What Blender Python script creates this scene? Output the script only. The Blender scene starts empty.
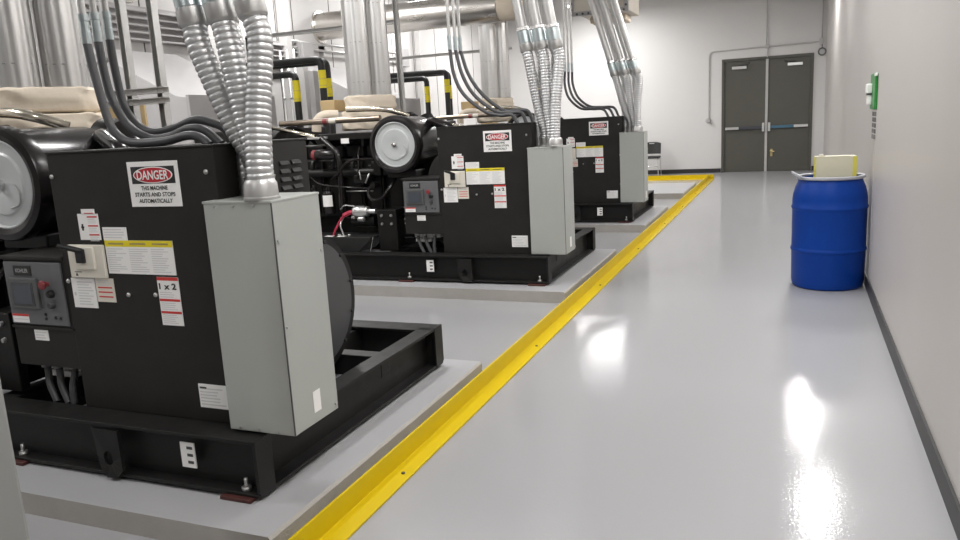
import bpy, bmesh, math, random
from mathutils import Vector, Matrix
random.seed(7)
PI = math.pi
scn = bpy.context.scene
COL = scn.collection

# ------------------------------------------------------------------ materials
def mat(name, col, rough=0.5, metal=0.0, var=0.0, vscale=6.0, bump=0.0, bscale=200.0, coat=0.0, coat_r=0.1,
        rvar=0.0, spec=0.5, emit=None, estr=0.0, stretch=None):
    m = bpy.data.materials.new(name); m.use_nodes = True
    nt = m.node_tree; b = nt.nodes['Principled BSDF']
    b.inputs['Base Color'].default_value = (*col, 1); b.inputs['Roughness'].default_value = rough
    b.inputs['Metallic'].default_value = metal; b.inputs['Specular IOR Level'].default_value = spec
    b.inputs['Coat Weight'].default_value = coat; b.inputs['Coat Roughness'].default_value = coat_r
    if emit:
        b.inputs['Emission Color'].default_value = (*emit, 1); b.inputs['Emission Strength'].default_value = estr
    if var or bump or rvar:
        tc = nt.nodes.new('ShaderNodeTexCoord'); mp = nt.nodes.new('ShaderNodeMapping')
        nt.links.new(tc.outputs['Object'], mp.inputs['Vector'])
        if stretch: mp.inputs['Scale'].default_value = stretch
    if var or rvar:
        n = nt.nodes.new('ShaderNodeTexNoise'); n.inputs['Scale'].default_value = vscale; n.inputs['Detail'].default_value = 6
        nt.links.new(mp.outputs['Vector'], n.inputs['Vector'])
        if var:
            r = nt.nodes.new('ShaderNodeMix'); r.data_type = 'RGBA'
            r.inputs['A'].default_value = (*[max(0, c*(1-var)) for c in col], 1)
            r.inputs['B'].default_value = (*[min(1, c*(1+var)) for c in col], 1)
            nt.links.new(n.outputs['Fac'], r.inputs['Factor']); nt.links.new(r.outputs['Result'], b.inputs['Base Color'])
        if rvar:
            mr = nt.nodes.new('ShaderNodeMapRange'); mr.inputs['From Min'].default_value = .3; mr.inputs['From Max'].default_value = .7
            mr.inputs['To Min'].default_value = max(0.02, rough-rvar); mr.inputs['To Max'].default_value = min(1, rough+rvar)
            nt.links.new(n.outputs['Fac'], mr.inputs['Value']); nt.links.new(mr.outputs['Result'], b.inputs['Roughness'])
    if bump:
        n2 = nt.nodes.new('ShaderNodeTexNoise'); n2.inputs['Scale'].default_value = bscale; n2.inputs['Detail'].default_value = 3
        nt.links.new(mp.outputs['Vector'], n2.inputs['Vector'])
        bp = nt.nodes.new('ShaderNodeBump'); bp.inputs['Strength'].default_value = bump; bp.inputs['Distance'].default_value = 0.004
        nt.links.new(n2.outputs['Fac'], bp.inputs['Height']); nt.links.new(bp.outputs['Normal'], b.inputs['Normal'])
        if coat: nt.links.new(bp.outputs['Normal'], b.inputs['Coat Normal'])
    return m

M = dict(
    floor=mat('epoxy_floor', (.345, .345, .355), .5, var=.02, vscale=1.5, bump=.14, bscale=75, spec=.35, coat=.55, coat_r=.085),
    pad=mat('pad_paint', (.40, .40, .41), .45, var=.05, vscale=3, bump=.05, bscale=90),
    concrete=mat('bare_concrete', (.41, .39, .365), .7, var=.12, vscale=9, bump=.4, bscale=120),
    wall_back=mat('white_wall_paint', (.63, .618, .608), .55, var=.015, vscale=2, bump=.08, bscale=160),
    wall_right=mat('grey_wall_paint', (.57, .54, .518), .38, var=.02, vscale=2, bump=.10, bscale=120),
    wall_left=mat('white_panel', (.58, .565, .555), .5, var=.02, vscale=2),
    joint=mat('dark_joint', (.10, .095, .09), .8, var=.1),
    ceiling=mat('ceiling_paint', (.6, .6, .6), .8, var=.03),
    base=mat('black_rubber_base', (.022, .021, .021), .45, var=.1, vscale=8),
    black=mat('black_powder_coat', (.0195, .018, .0165), .5, var=.35, vscale=7, bump=.10, bscale=420, spec=.3),
    black2=mat('engine_black', (.008, .0075, .007), .42, var=.25, vscale=14, bump=.15, bscale=60, spec=.35),
    skid=mat('skid_black', (.0125, .012, .0116), .45, var=.25, vscale=9, bump=.12, bscale=180, rvar=.06, spec=.3),
    rubber=mat('black_rubber', (.012, .012, .012), .5, var=.1, vscale=9),
    gloss=mat('gloss_black', (.014, .012, .012), .22, var=.1, vscale=5, rvar=.04),
    grey=mat('grey_enamel', (.415, .43, .405), .5, var=.03, vscale=3, bump=.06, bscale=300),
    panel=mat('panel_grey', (.135, .138, .143), .45, var=.05, vscale=10),
    dgrey=mat('dark_grey', (.06, .06, .062), .5, var=.1),
    lcd=mat('lcd_glass', (.075, .085, .10), .14, var=.05),
    bezel=mat('bezel_grey', (.10, .105, .105), .3, var=.05),
    steel=mat('galvanised_steel', (.54, .535, .525), .44, .9, var=.08, vscale=22, rvar=.05),
    flex=mat('flex_steel', (.58, .58, .58), .44, .85, var=.04, vscale=8),
    zinc=mat('zinc_fitting', (.50, .56, .57), .33, .9, var=.12, vscale=26),
    bright=mat('bright_steel', (.75, .75, .74), .2, 1.0, var=.05),
    alu=mat('aluminium_jacket', (.63, .625, .615), .32, .88, var=.05, vscale=5, bump=.5, bscale=30, rvar=.06, stretch=(1, 1, .08)),
    alu2=mat('muffler_jacket', (.74, .71, .67), .30, 1.0, var=.08, vscale=6, rvar=.06, stretch=(.2, 1, 1)),
    blanket=mat('beige_blanket', (.74, .65, .53), .85, var=.09, vscale=7, bump=.7, bscale=18),
    tan=mat('tan_board', (.52, .38, .20), .8, var=.1, vscale=8),
    brass=mat('bronze_pipe', (.30, .25, .20), .3, .9, var=.1, vscale=12),
    foil=mat('foil_shield', (.80, .74, .62), .22, 1.0, var=.1, vscale=12, bump=.3, bscale=30),
    yellow=mat('yellow_paint', (.66, .485, .003), .42, var=.05, vscale=6, bump=.05, bscale=120, spec=.3),
    label_y=mat('label_yellow', (.84, .70, .02), .5, var=.02),
    white=mat('label_white', (.92, .91, .89), .5, var=.02),
    cream=mat('breaker_cream', (.76, .72, .63), .45, var=.03),
    nameprint=mat('nameplate_print', (.36, .36, .36), .5, var=.03),
    cable_red=mat('cable_red', (.42, .03, .065), .4, var=.05),
    ltext=mat('label_print', (.68, .68, .68), .6, var=.05),
    ink=mat('black_ink', (.02, .02, .02), .5, var=.05),
    red=mat('label_red', (.62, .045, .04), .5, var=.03),
    sred=mat('sign_red', (.50, .02, .035), .4, var=.03),
    redp=mat('red_plastic', (.24, .035, .04), .35, var=.05),
    rust=mat('red_primer', (.07, .018, .015), .6, var=.25, vscale=30),
    cap=mat('filter_cap_grey', (.50, .52, .52), .35, var=.03),
    conduit_g=mat('grey_liquidtight', (.075, .075, .078), .45, var=.06, vscale=12),
    louver=mat('louver_grey', (.36, .35, .35), .45, var=.05),
    hood=mat('hood_grey', (.42, .41, .41), .4, var=.05),
    blue=mat('blue_plastic', (.003, .044, .285), .42, var=.06, vscale=5, bump=.10, bscale=40, spec=.18),
    ring=mat('lid_ring', (.42, .43, .47), .45, .0, var=.04),
    carton=mat('cream_carton', (.66, .63, .48), .55, var=.05, vscale=8),
    carton_y=mat('yellow_band', (.66, .60, .10), .5, var=.04),
    door=mat('door_brown_grey', (.080, .077, .063), .48, var=.05, vscale=5, bump=.05, bscale=200),
    barblue=mat('bar_blue_film', (.07, .16, .23), .35, .3, var=.05),
    bardark=mat('bar_dark', (.06, .065, .08), .4, .3, var=.05),
    alum=mat('satin_aluminium', (.62, .62, .61), .35, .8, var=.04),
    brassk=mat('brass_lever', (.55, .44, .22), .3, .9, var=.05),
    green=mat('green_plastic', (.02, .25, .04), .4, var=.04),
    pipe_w=mat('painted_conduit', (.47, .46, .45), .45, var=.03),
    tray=mat('cream_flange', (.58, .54, .47), .55, var=.05),
    post=mat('grey_post_paint', (.27, .275, .265), .45, var=.04),
    diff=mat('light_diffuser', (.9, .9, .9), .4, emit=(1, .985, .965), estr=8.0, var=.01),
    house=mat('white_housing', (.75, .75, .75), .4, var=.02),
)

# ------------------------------------------------------------------ mesh helpers
def B(): return bmesh.new()
def box(bm, x0, x1, y0, y1, z0, z1, bev=0.0, mi=0):
    vs = [bm.verts.new(p) for p in ((x0,y0,z0),(x1,y0,z0),(x1,y1,z0),(x0,y1,z0),(x0,y0,z1),(x1,y0,z1),(x1,y1,z1),(x0,y1,z1))]
    fs = [bm.faces.new([vs[i] for i in q]) for q in ((0,3,2,1),(4,5,6,7),(0,1,5,4),(1,2,6,5),(2,3,7,6),(3,0,4,7))]
    for f in fs: f.material_index = mi
    if bev > 0:
        es = list({e for f in fs for e in f.edges})
        r = bmesh.ops.bevel(bm, geom=es, offset=bev, segments=2, profile=.5, affect='EDGES', clamp_overlap=True)
        for f in r['faces']: f.material_index = mi
    return bm
def prism(bm, poly, axis, a, b, mi=0, bev=0.0):
    """poly: 2D points; axis 'x': (y,z) swept in x; 'y': (x,z); 'z': (x,y)."""
    def P(p, t): return {'x': (t, p[0], p[1]), 'y': (p[0], t, p[1]), 'z': (p[0], p[1], t)}[axis]
    v0 = [bm.verts.new(P(p, a)) for p in poly]; v1 = [bm.verts.new(P(p, b)) for p in poly]
    n = len(poly); fs = [bm.faces.new(v0[::-1]), bm.faces.new(v1)]
    for i in range(n): fs.append(bm.faces.new((v0[i], v0[(i+1) % n], v1[(i+1) % n], v1[i])))
    for f in fs: f.material_index = mi
    bmesh.ops.recalc_face_normals(bm, faces=fs)
    if bev > 0:
        es = list({e for f in fs for e in f.edges})
        r = bmesh.ops.bevel(bm, geom=es, offset=bev, segments=2, profile=.5, affect='EDGES', clamp_overlap=True)
        for f in r['faces']: f.material_index = mi
    return bm
def frame_dirs(pts):
    out = []; n = len(pts)
    for i in range(n):
        t = (pts[min(i+1, n-1)] - pts[max(i-1, 0)])
        out.append(t.normalized() if t.length > 1e-9 else Vector((0, 0, 1)))
    return out
def tube(bm, pts, r, seg=12, mi=0, caps=True, smooth=True):
    pts = [Vector(p) for p in pts]; n = len(pts)
    rs = r if isinstance(r, (list, tuple)) else [r]*n
    ts = frame_dirs(pts)
    ref = Vector((0, 0, 1)) if abs(ts[0].z) < .9 else Vector((1, 0, 0))
    u = ts[0].cross(ref).normalized(); rings = []
    for i in range(n):
        t = ts[i]; u = (u - t*u.dot(t)); u = u.normalized(); v = t.cross(u)
        rings.append([bm.verts.new(pts[i] + (u*math.cos(2*PI*k/seg) + v*math.sin(2*PI*k/seg))*rs[i]) for k in range(seg)])
    for i in range(n-1):
        for k in range(seg):
            f = bm.faces.new((rings[i][k], rings[i][(k+1) % seg], rings[i+1][(k+1) % seg], rings[i+1][k]))
            f.smooth = smooth; f.material_index = mi
    if caps:
        for f in (bm.faces.new(rings[0][::-1]), bm.faces.new(rings[-1])): f.material_index = mi
    return bm
def cyl(bm, p0, p1, r, r1=None, seg=20, mi=0):
    return tube(bm, [p0, p1], [r, r if r1 is None else r1], seg, mi)
def lathe(bm, prof, origin, axis='z', seg=40, mi=0, sx=1.0):
    """prof: (r, h) pairs along the axis; r=0 ends are closed."""
    o = Vector(origin); rings = []
    A, U, V = {'z': ((0,0,1),(1,0,0),(0,1,0)), 'y': ((0,1,0),(1,0,0),(0,0,-1)), 'x': ((1,0,0),(0,1,0),(0,0,1)), '-y': ((0,-1,0),(1,0,0),(0,0,1))}[axis]
    A, U, V = Vector(A), Vector(U), Vector(V)
    for r, h in prof:
        if r < 1e-6: rings.append([bm.verts.new(o + A*h)])
        else: rings.append([bm.verts.new(o + A*h + U*r*math.cos(2*PI*k/seg) + V*r*math.sin(2*PI*k/seg)) for k in range(seg)])
    fs = []
    for a, b in zip(rings, rings[1:]):
        for k in range(seg):
            k2 = (k+1) % seg
            if len(a) == 1 and len(b) == 1: continue
            if len(a) == 1: f = bm.faces.new((a[0], b[k2], b[k]))
            elif len(b) == 1: f = bm.faces.new((a[k], a[k2], b[0]))
            else: f = bm.faces.new((a[k], a[k2], b[k2], b[k]))
            f.smooth = True; f.material_index = mi; fs.append(f)
    bmesh.ops.recalc_face_normals(bm, faces=fs)
    return bm
def smooth_path(pts, n=12):
    pts = [Vector(p) for p in pts]; q = [pts[0]*2-pts[1]] + pts + [pts[-1]*2-pts[-2]]; out = []
    for i in range(1, len(q)-2):
        a, b, c, d = q[i-1:i+3]
        for k in range(n):
            t = k/n
            out.append(.5*((2*b) + (c-a)*t + (2*a-5*b+4*c-d)*t*t + (3*b-a-3*c+d)*t**3))
    out.append(pts[-1]); return out
def bent(pts, rad, n=6):
    """poly-line with rounded corners"""
    pts = [Vector(p) for p in pts]; out = [pts[0]]
    for i in range(1, len(pts)-1):
        a = (pts[i-1]-pts[i]).normalized(); c = (pts[i+1]-pts[i]).normalized(); p = pts[i]
        s, e = p + a*rad, p + c*rad
        for k in range(n+1):
            t = k/n; out.append(s*(1-t)**2 + p*2*t*(1-t) + e*t*t)
    out.append(pts[-1]); return out
def text_into(bm, s, x0, x1, z0, z1, y, mi, fat=0.0, axis='y', th=.0006):
    """letters filling the rectangle, standing on the plane y (facing -y) or, axis 'x-', on the plane x facing -x"""
    cu = bpy.data.curves.new('letters', 'FONT'); cu.body = s; cu.size = 1; cu.offset = fat; cu.resolution_u = 3
    ob = bpy.data.objects.new('letters', cu); COL.objects.link(ob)
    dg = bpy.context.evaluated_depsgraph_get(); dg.update()
    me = bpy.data.meshes.new_from_object(ob.evaluated_get(dg))
    xs = [v.co.x for v in me.vertices]; ys = [v.co.y for v in me.vertices]
    ax, bx, ay, by = min(xs), max(xs), min(ys), max(ys)
    vs = []
    for v in me.vertices:
        u = (v.co.x-ax)/(bx-ax); w = (v.co.y-ay)/(by-ay)
        if axis == 'y': p = (x0+(x1-x0)*u, y, z0+(z1-z0)*w)
        else: p = (y, x1+(x0-x1)*u, z0+(z1-z0)*w)
        vs.append(bm.verts.new(p))
    for pg in me.polygons:
        try:
            f = bm.faces.new([vs[i] for i in pg.vertices]); f.material_index = mi
        except ValueError: pass
    bpy.data.objects.remove(ob); bpy.data.curves.remove(cu); bpy.data.meshes.remove(me)
    return bm
def ellipse_into(bm, cx, cz, rx, rz, y, mi, th=.0006, n=40):
    prism(bm, [(cx+rx*math.cos(2*PI*k/n), cz+rz*math.sin(2*PI*k/n)) for k in range(n)], 'y', y, y+th, mi)

# ------------------------------------------------------------------ object helpers
def obj(name, bm, m, parent=None, root=None, label=None):
    me = bpy.data.meshes.new(name)
    ms = m if isinstance(m, (list, tuple)) else [m]
    if root is not None: org = Vector(root.location)
    else:
        xs = [v.co for v in bm.verts]
        lo = Vector([min(c[i] for c in xs) for i in range(3)]); hi = Vector([max(c[i] for c in xs) for i in range(3)])
        org = Vector(((lo.x+hi.x)/2, (lo.y+hi.y)/2, lo.z))
    bmesh.ops.translate(bm, verts=bm.verts, vec=-org)
    bm.normal_update()
    for e in bm.edges:
        if len(e.link_faces) == 2 and e.calc_face_angle(0) > .62: e.smooth = False
    bm.to_mesh(me); bm.free()
    for x in ms: me.materials.append(M[x])
    o = bpy.data.objects.new(name, me); COL.objects.link(o)
    if parent is not None: o.parent = parent
    else: o.location = org
    if label: o['label'] = label
    return o
def tag(o, label, cat, group=None, kind=None):
    o['label'] = label; o['category'] = cat
    if group: o['group'] = group
    if kind: o['kind'] = kind
    return o
def thing(name, loc, label, cat, group=None):
    o = bpy.data.objects.new(name, None); o.location = loc; o.empty_display_size = .1; COL.objects.link(o)
    return tag(o, label, cat, group)
def struct(name, bm, m, parent=None):
    o = obj(name, bm, m, parent, parent); o['kind'] = 'structure'; return o
def spart(name, bm, m, parent):           # part of a structure object that has its own origin
    me_org = Vector(parent.location); r = obj(name, bm, m, parent, parent); return r
def dup(root, offset, label):
    r = root.copy(); COL.objects.link(r); r.location = Vector(root.location) + Vector(offset); r['label'] = label
    def rec(src, dst):
        for ch in list(src.children):
            c = ch.copy(); COL.objects.link(c); c.parent = dst; rec(ch, c)
    rec(root, r); return r

GY = [0.0, 3.919, 7.764]
WHO = ['nearest', 'middle', 'farthest']

# ------------------------------------------------------------------ the room
XL, YB, YF, H = -7.0, 19.22, -6.0, 4.4
def xr(y): return .587 + .009*(y-2.88)
bm = B(); box(bm, XL-.1, 1.0, YF-.1, YB+.1, -.12, 0); struct('floor', bm, 'floor')
bm = B(); box(bm, XL-.1, 1.0, YF-.1, YB+.1, H, H+.1); struct('ceiling', bm, 'ceiling')
# back wall with the doorway cut out
DX0, DX1, DH = -1.49, .485, 2.62
bm = B(); prism(bm, [(XL, 0), (DX0, 0), (DX0, DH), (DX1, DH), (DX1, 0), (1.0, 0), (1.0, H), (XL, H)], 'y', YB, YB+.12); struct('wall_back', bm, 'wall_back')
bm = B(); box(bm, XL-.1, 1.0, YF-.1, YF, 0, H); struct('wall_front', bm, 'wall_right')
bm = B(); prism(bm, [(xr(YF), YF), (xr(YB), YB), (xr(YB)+.12, YB), (xr(YF)+.12, YF)], 'z', 0, H)
struct('wall_right', bm, 'wall_right')
bm = B(); box(bm, XL-.12, XL, YF, YB, 0, H)
y = 5.0
for y in (3.9, 5.0, 6.1, 7.15, 8.2, 9.1, 9.72, 10.15, 11.2, 12.25, 13.3, 14.2, 15.25, 16.3, 17.35, 18.4):
    box(bm, XL-.004, XL+.003, y-.009, y+.009, 0, H, mi=1)
struct('wall_left', bm, ['wall_left', 'joint'])
bm = B(); prism(bm, [(xr(YF)-.012, YF), (xr(YB)-.012, YB), (xr(YB)+.002, YB), (xr(YF)+.002, YF)], 'z', 0, .102); struct('baseboard_right', bm, 'base')
bm = B(); box(bm, XL, DX0-.01, YB-.012, YB+.002, 0, .10); box(bm, DX1+.01, xr(YB)-.01, YB-.012, YB+.002, 0, .10); struct('baseboard_back', bm, 'base')
# wall joint running down under the green station
bm = B(); prism(bm, [(xr(6.72)-.002, 6.715), (xr(6.72)-.002, 6.735), (xr(6.72)+.004, 6.735), (xr(6.72)+.004, 6.715)], 'z', .102, 1.2); struct('trim_3', bm, 'wall_right')

# double door
bm = B()
prism(bm, [(DX0, 0), (DX0+.055, 0), (DX0+.055, DH-.06), (DX1-.055, DH-.06), (DX1-.055, 0), (DX1, 0), (DX1, DH), (DX0, DH)], 'y', YB-.025, YB+.10)
struct('trim_1', bm, 'door')
MX = -.497
bm = B(); box(bm, MX-.028, MX+.028, YB-.02, YB+.05, 0, DH-.06, .004); struct('trim_2', bm, 'pipe_w')
def door(n, x0, x1, inner, blue):
    s = 1 if inner > (x0+x1)/2 else -1
    bm = B(); box(bm, x0, x1, YB+.005, YB+.05, .008, DH-.066, .003)
    d = struct(n, bm, 'door')
    bm = B(); yb = YB-.055
    x_free = x0+.03 if s > 0 else x1-.03; x_in = inner - s*.06
    a, b = sorted((x_free, x_in)); mid = x_free + s*.30
    box(bm, *sorted((x_free, mid)), yb, yb+.045, .995, 1.055, .006, 0)
    box(bm, *sorted((mid, x_in)), yb+.004, yb+.045, .992, 1.058, .006, 1)
    box(bm, *sorted((x_in, x_in+s*.05)), yb-.012, YB+.006, .93, 1.13, .006, 0)
    box(bm, *sorted((x_free, x_free+s*.05)), yb+.03, YB+.006, 1.0, 1.05, 0, 0)
    spart('push_bar', bm, ['alum', blue], d)
    bm = B(); cx = x0+.33 if s > 0 else x1-.33
    box(bm, cx-.16, cx+.16, YB-.06, YB+.006, 2.375, 2.44, .006, 0)
    c = spart('door_closer', bm, 'alum', d)
    bm = B(); tube(bm, [(cx, YB-.03, 2.44), (cx, YB-.03, 2.47), (cx+s*.2, YB-.07, 2.475), (cx+s*.22, YB-.028, 2.51)], .011, 8)
    obj('closer_arm', bm, 'dgrey', c, d)
    return d
door('door_1', DX0+.058, MX-.03, MX-.03, 'bardark')
d2 = door('door_2', MX+.03, DX1-.058, MX+.03, 'barblue')
bm = B(); box(bm, MX+.10, MX+.15, YB-.004, YB+.006, .35, .52, .003); tube(bm, [(MX+.125, YB+.002, .47), (MX+.125, YB-.05, .47)], .014, 10); tube(bm, [(MX+.09, YB-.05, .475), (MX+.19, YB-.05, .46)], .012, 8)
spart('lever', bm, 'brassk', d2)

# conduit on the back wall
yw = YB-.022
t = thing('wall_conduit', (-1.78, YB-.02, 1.2), 'thin painted conduit arching over the double doors on back wall', 'conduit')
bm = B(); tube(bm, bent([(-1.78, yw, 1.28), (-1.78, yw, 2.81), (MX-.04, yw, 2.835)], .12), .014, 8); obj('conduit_pipe', bm, 'pipe_w', t, t)
bm = B(); tube(bm, bent([(MX, yw, 2.60), (MX, yw, 2.83), (.60, yw, 2.845)], .09), .016, 8); obj('conduit_pipe', bm, 'pipe_w', t, t)
bm = B(); tube(bm, [(.635, yw, 2.90), (.635, yw, H-.005)], .013, 8); obj('conduit_pipe', bm, 'pipe_w', t, t)
bm = B(); tube(bm, [(MX-.02, yw, 2.88), (MX-.02, yw, H-.005)], .010, 8); obj('conduit_pipe', bm, 'pipe_w', t, t)
bm = B(); box(bm, MX-.05, MX+.03, YB-.06, YB-.002, 2.80, 2.88, .004); obj('junction_box', bm, 'pipe_w', t, t)
bm = B(); box(bm, .585, .665, YB-.07, YB-.002, 2.79, 2.92, .004); obj('junction_box', bm, 'pipe_w', t, t)
bm = B(); lathe(bm, [(0, .075), (.045, .075), (.06, .06), (.06, 0), (0, 0)], (-1.79, YB-.002, 1.24), '-y', 24); obj('round_box', bm, 'steel', t, t)
bm = B(); tube(bm, bent([(-1.745, yw, 1.21), (-1.72, yw, 1.16), (-1.70, yw, 1.15)], .01), .008, 8); obj('spout', bm, 'pipe_w', t, t)
# bell ring
bm = B()
ring = [Vector((.645+.075*math.cos(a), YB-.05, 2.63+.075*math.sin(a))) for a in [2*PI*k/32 for k in range(33)]]
tube(bm, ring, .016, 10, caps=False); tube(bm, [(.645, YB-.05, 2.71), (.64, YB-.045, 2.80)], .01, 8)
tag(obj('cable_coil', bm, 'panel'), 'small grey coil of cable hanging right of the door frame corner', 'cable coil')

# ------------------------------------------------------------------ yellow containment angle
t = thing('spill_curb', (-1.55, 8, 0), 'yellow painted steel angle curb along the aisle floor', 'curb')
YK = 17.46
bm = B()
prism(bm, [(-1.611, 0), (-1.503, 0), (-1.503, .010), (-1.600, .010), (-1.600, .102), (-1.611, .102)], 'y', -3.0, YK, bev=.0015)
obj('aisle_angle', bm, 'yellow', t, t)
bm = B()
prism(bm, [(YK-.107, 0.0005), (YK+.011, 0.0005), (YK+.011, .102), (YK, .102), (YK, .011), (YK-.107, .011)], 'x', -6.9, -1.503, bev=.0015)
obj('end_angle', bm, 'yellow', t, t)
bm = B()
for yy in [2.75, 4.7, 6.6, 8.5, 10.5, 12.4, 14.3, 16.2]: cyl(bm, (-1.545, yy, .009), (-1.545, yy, .015), .009, seg=8)
obj('anchor_bolt', bm, 'dgrey', t, t)

# ------------------------------------------------------------------ concrete pads
PZ = .097
def pad(y0, y1, label):
    bm = B()
    c = .012
    prism(bm, [(-6.4, 0), (-1.685, 0), (-1.685, PZ-c), (-1.685-c, PZ), (-6.4, PZ)], 'y', y0, y1)
    for f in bm.faces:
        f.normal_update(); f.material_index = 0 if f.normal.z > .9 else 1
    o = obj('concrete_pad', bm, ['pad', 'concrete']); tag(o, label, 'concrete pad', 'equipment pads')
for i in range(3): pad(2.005+GY[i], 4.06+GY[i], f'grey concrete floor pad under the {WHO[i]} black generator')
pad(13.63, 15.62, 'empty grey concrete floor pad beyond the farthest generator')

# ------------------------------------------------------------------ the generator set
YC = 2.345
gen = thing('generator_set', (-3.6, 3.067, PZ), 'black diesel generator set nearest the camera, with grey junction box', 'generator', 'row of black generator sets')
def gp(name, bm, m, parent=None, label=None): return obj(name, bm, m, parent or gen, gen, label)
SX0, SX1, SY0, SY1, SZ0, SZ1 = -5.9, -1.882, 2.211, 3.95, .112, .348
# skid rails (channels opening outwards)
def channel_y(y_out, y_in, x0, x1):
    bm = B(); w = y_in + (y_out-y_in)*.28; s = 1 if y_in > y_out else -1
    box(bm, x0, x1, *sorted((y_out, y_in+s*.06)), SZ1-.014, SZ1, .003)
    box(bm, x0, x1, *sorted((y_out, y_in)), SZ0, SZ0+.014, .003)
    box(bm, x0, x1, *sorted((w, w+s*.012)), SZ0+.012, SZ1-.012)
    return bm
rail = gp('skid_rail', channel_y(SY0, SY0+.085, SX0, SX1-.004), 'skid')
gp('skid_rail', channel_y(SY1, SY1-.085, SX0, SX1-.004), 'skid')
bm = B()
box(bm, SX1-.10, SX1-.002, SY0+.09, SY1-.09, SZ1-.014, SZ1, .002); box(bm, SX1-.10, SX1-.004, SY0+.09, SY1-.09, SZ0, SZ0+.014, .002)
box(bm, SX1-.085, SX1-.073, SY0+.08, SY1-.08, SZ0+.01, SZ1-.01)
gp('skid_end_beam', bm, 'skid')
for ya, yb_ in ((SY0, SY0+.10), (SY1-.10, SY1)):
    bm = B(); c = .02; ylo, yhi = (ya, yb_)
    prism(bm, [(ylo+(c if ya == SY0 else 0), SZ0), (yhi-(0 if ya == SY0 else c), SZ0), (yhi, SZ0+c), (yhi, SZ1+.001), (ylo, SZ1+.001), (ylo, SZ0+c)], 'x', SX1-.014, SX1, bev=.002)
    gp('end_plate', bm, 'skid')
for yy in (3.33, 2.70):
    bm = B(); box(bm, -3.6, SX1-.07, yy, yy+.09, .22, .335, .004); gp('cross_member', bm, 'skid')
for xx in (-2.45, -3.5, -4.6):
    bm = B(); box(bm, xx-.06, xx+.06, SY0+.07, SY1-.07, .15, .325, .004); gp('cross_member', bm, 'skid')
# lifting lug with hole
bm = B()
outer = [(-2.732, .322), (-2.590, .320), (-2.588, .20), (-2.574, .148), (-2.60, .118), (-2.655, .112), (-2.70, .15), (-2.722, .20)]
hole = [(-2.655+.026*math.cos(-2*PI*k/16), .193+.033*math.sin(-2*PI*k/16)) for k in range(16)]
yv = SY0-.004
vo = [bm.verts.new((p[0], yv - .02*max(0, (.2-p[1])/.09), p[1])) for p in outer]; vh = [bm.verts.new((p[0], yv-.003, p[1])) for p in hole]
eds = [bm.edges.new((l[i], l[(i+1) % len(l)])) for l in (vo, vh) for i in range(len(l))]
bmesh.ops.triangle_fill(bm, use_beauty=True, use_dissolve=False, edges=eds)
r = bmesh.ops.extrude_face_region(bm, geom=bm.faces[:]); bmesh.ops.translate(bm, vec=(0, .016, 0), verts=[g for g in r['geom'] if isinstance(g, bmesh.types.BMVert)])
bmesh.ops.recalc_face_normals(bm, faces=bm.faces[:])
gp('lifting_lug', bm, 'skid')
bm = B(); box(bm, -2.275, -2.203, SY0+.018, SY0+.0235, .192, .300)
for k in range(3): box(bm, -2.242, -2.213, SY0+.0172, SY0+.0182, .210+.031*k, .222+.031*k, mi=1)
gp('skid_label', bm, ['white', 'dgrey'], rail, 'white label with three black squares')
for xx in (-1.99, -3.25, -4.5, -5.7):
    for ya in (SY0+.045, SY1-.045):
        bm = B(); dd = .068 if ya < 3 else .045; box(bm, xx-.075, xx+.075, ya-dd, ya+.045, PZ, .1125, .003); gp('isolator_pad', bm, 'rust')
        bm = B(); sgn = -1 if ya < 3 else 1
        cyl(bm, (xx+.02, ya+sgn*.015, SZ0+.01), (xx+.02, ya+sgn*.015, SZ0+.03), .02, seg=6); cyl(bm, (xx+.02, ya+sgn*.015, SZ0+.03), (xx+.02, ya+sgn*.015, SZ0+.065), .008, seg=8)
        gp('anchor_bolt', bm, 'steel')
# cabinet
CX0, CX1, CZ1 = -2.912, -2.03, 1.476
bm = B()
prism(bm, [(YC, SZ1), (2.70, SZ1), (2.70, 1.05), (2.96, 1.05), (2.96, CZ1), (YC, CZ1)], 'x', CX0, CX1, bev=.004)
cab = gp('control_cabinet', bm, 'black')
bm = B(); box(bm, CX0-.004, CX1+.004, YC-.004, 2.97, CZ1-.002, CZ1+.006, .002); gp('cabinet_lid', bm, 'black', cab)
bm = B()
for col in range(2):
    for k in range(6):
        yy = 2.725+.085*col+.02; z0 = 1.19+.036*k
        prism(bm, [(z0, CX1-.002), (z0, CX1+.002), (z0+.019, CX1+.014), (z0+.024, CX1-.002)], 'y', yy, yy+.065) if False else \
            prism(bm, [(CX1-.002, z0), (CX1+.014, z0+.004), (CX1+.003, z0+.022), (CX1-.002, z0+.022)], 'y', yy, yy+.065, bev=.0015)
gp('louver_vent', bm, 'black', cab)
bm = B()
for x_, z_ in ((-2.559, .877), (-2.411, .882), (-2.897, .927), (-2.074, 1.379), (-2.897, 1.379), (-2.06, .98), (-2.06, .6)):
    bm = B(); lathe(bm, [(0, .009), (.006, .008), (.010, .003), (.010, -.002)], (x_, YC, z_), '-y', 12); gp('screw', bm, 'steel', cab)
F = YC-.003
def plate(bm, x0, x1, z0, z1, mi=0, y=F): box(bm, x0, x1, y, YC+.001, z0, z1, mi=mi)
def bar(bm, x0, x1, z0, z1, mi, y=F): box(bm, x0, x1, y-.0006, y+.0006, z0, z1, mi=mi)
def lines(bm, x0, x1, z0, z1, n, mi, y=F, rag=.35):
    h = (z1-z0)/n
    for k in range(n):
        zz = z0+h*k+h*.3
        bar(bm, x0, x0+(x1-x0)*(1-rag*random.random()), zz, zz+h*.38, mi, y)
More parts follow.
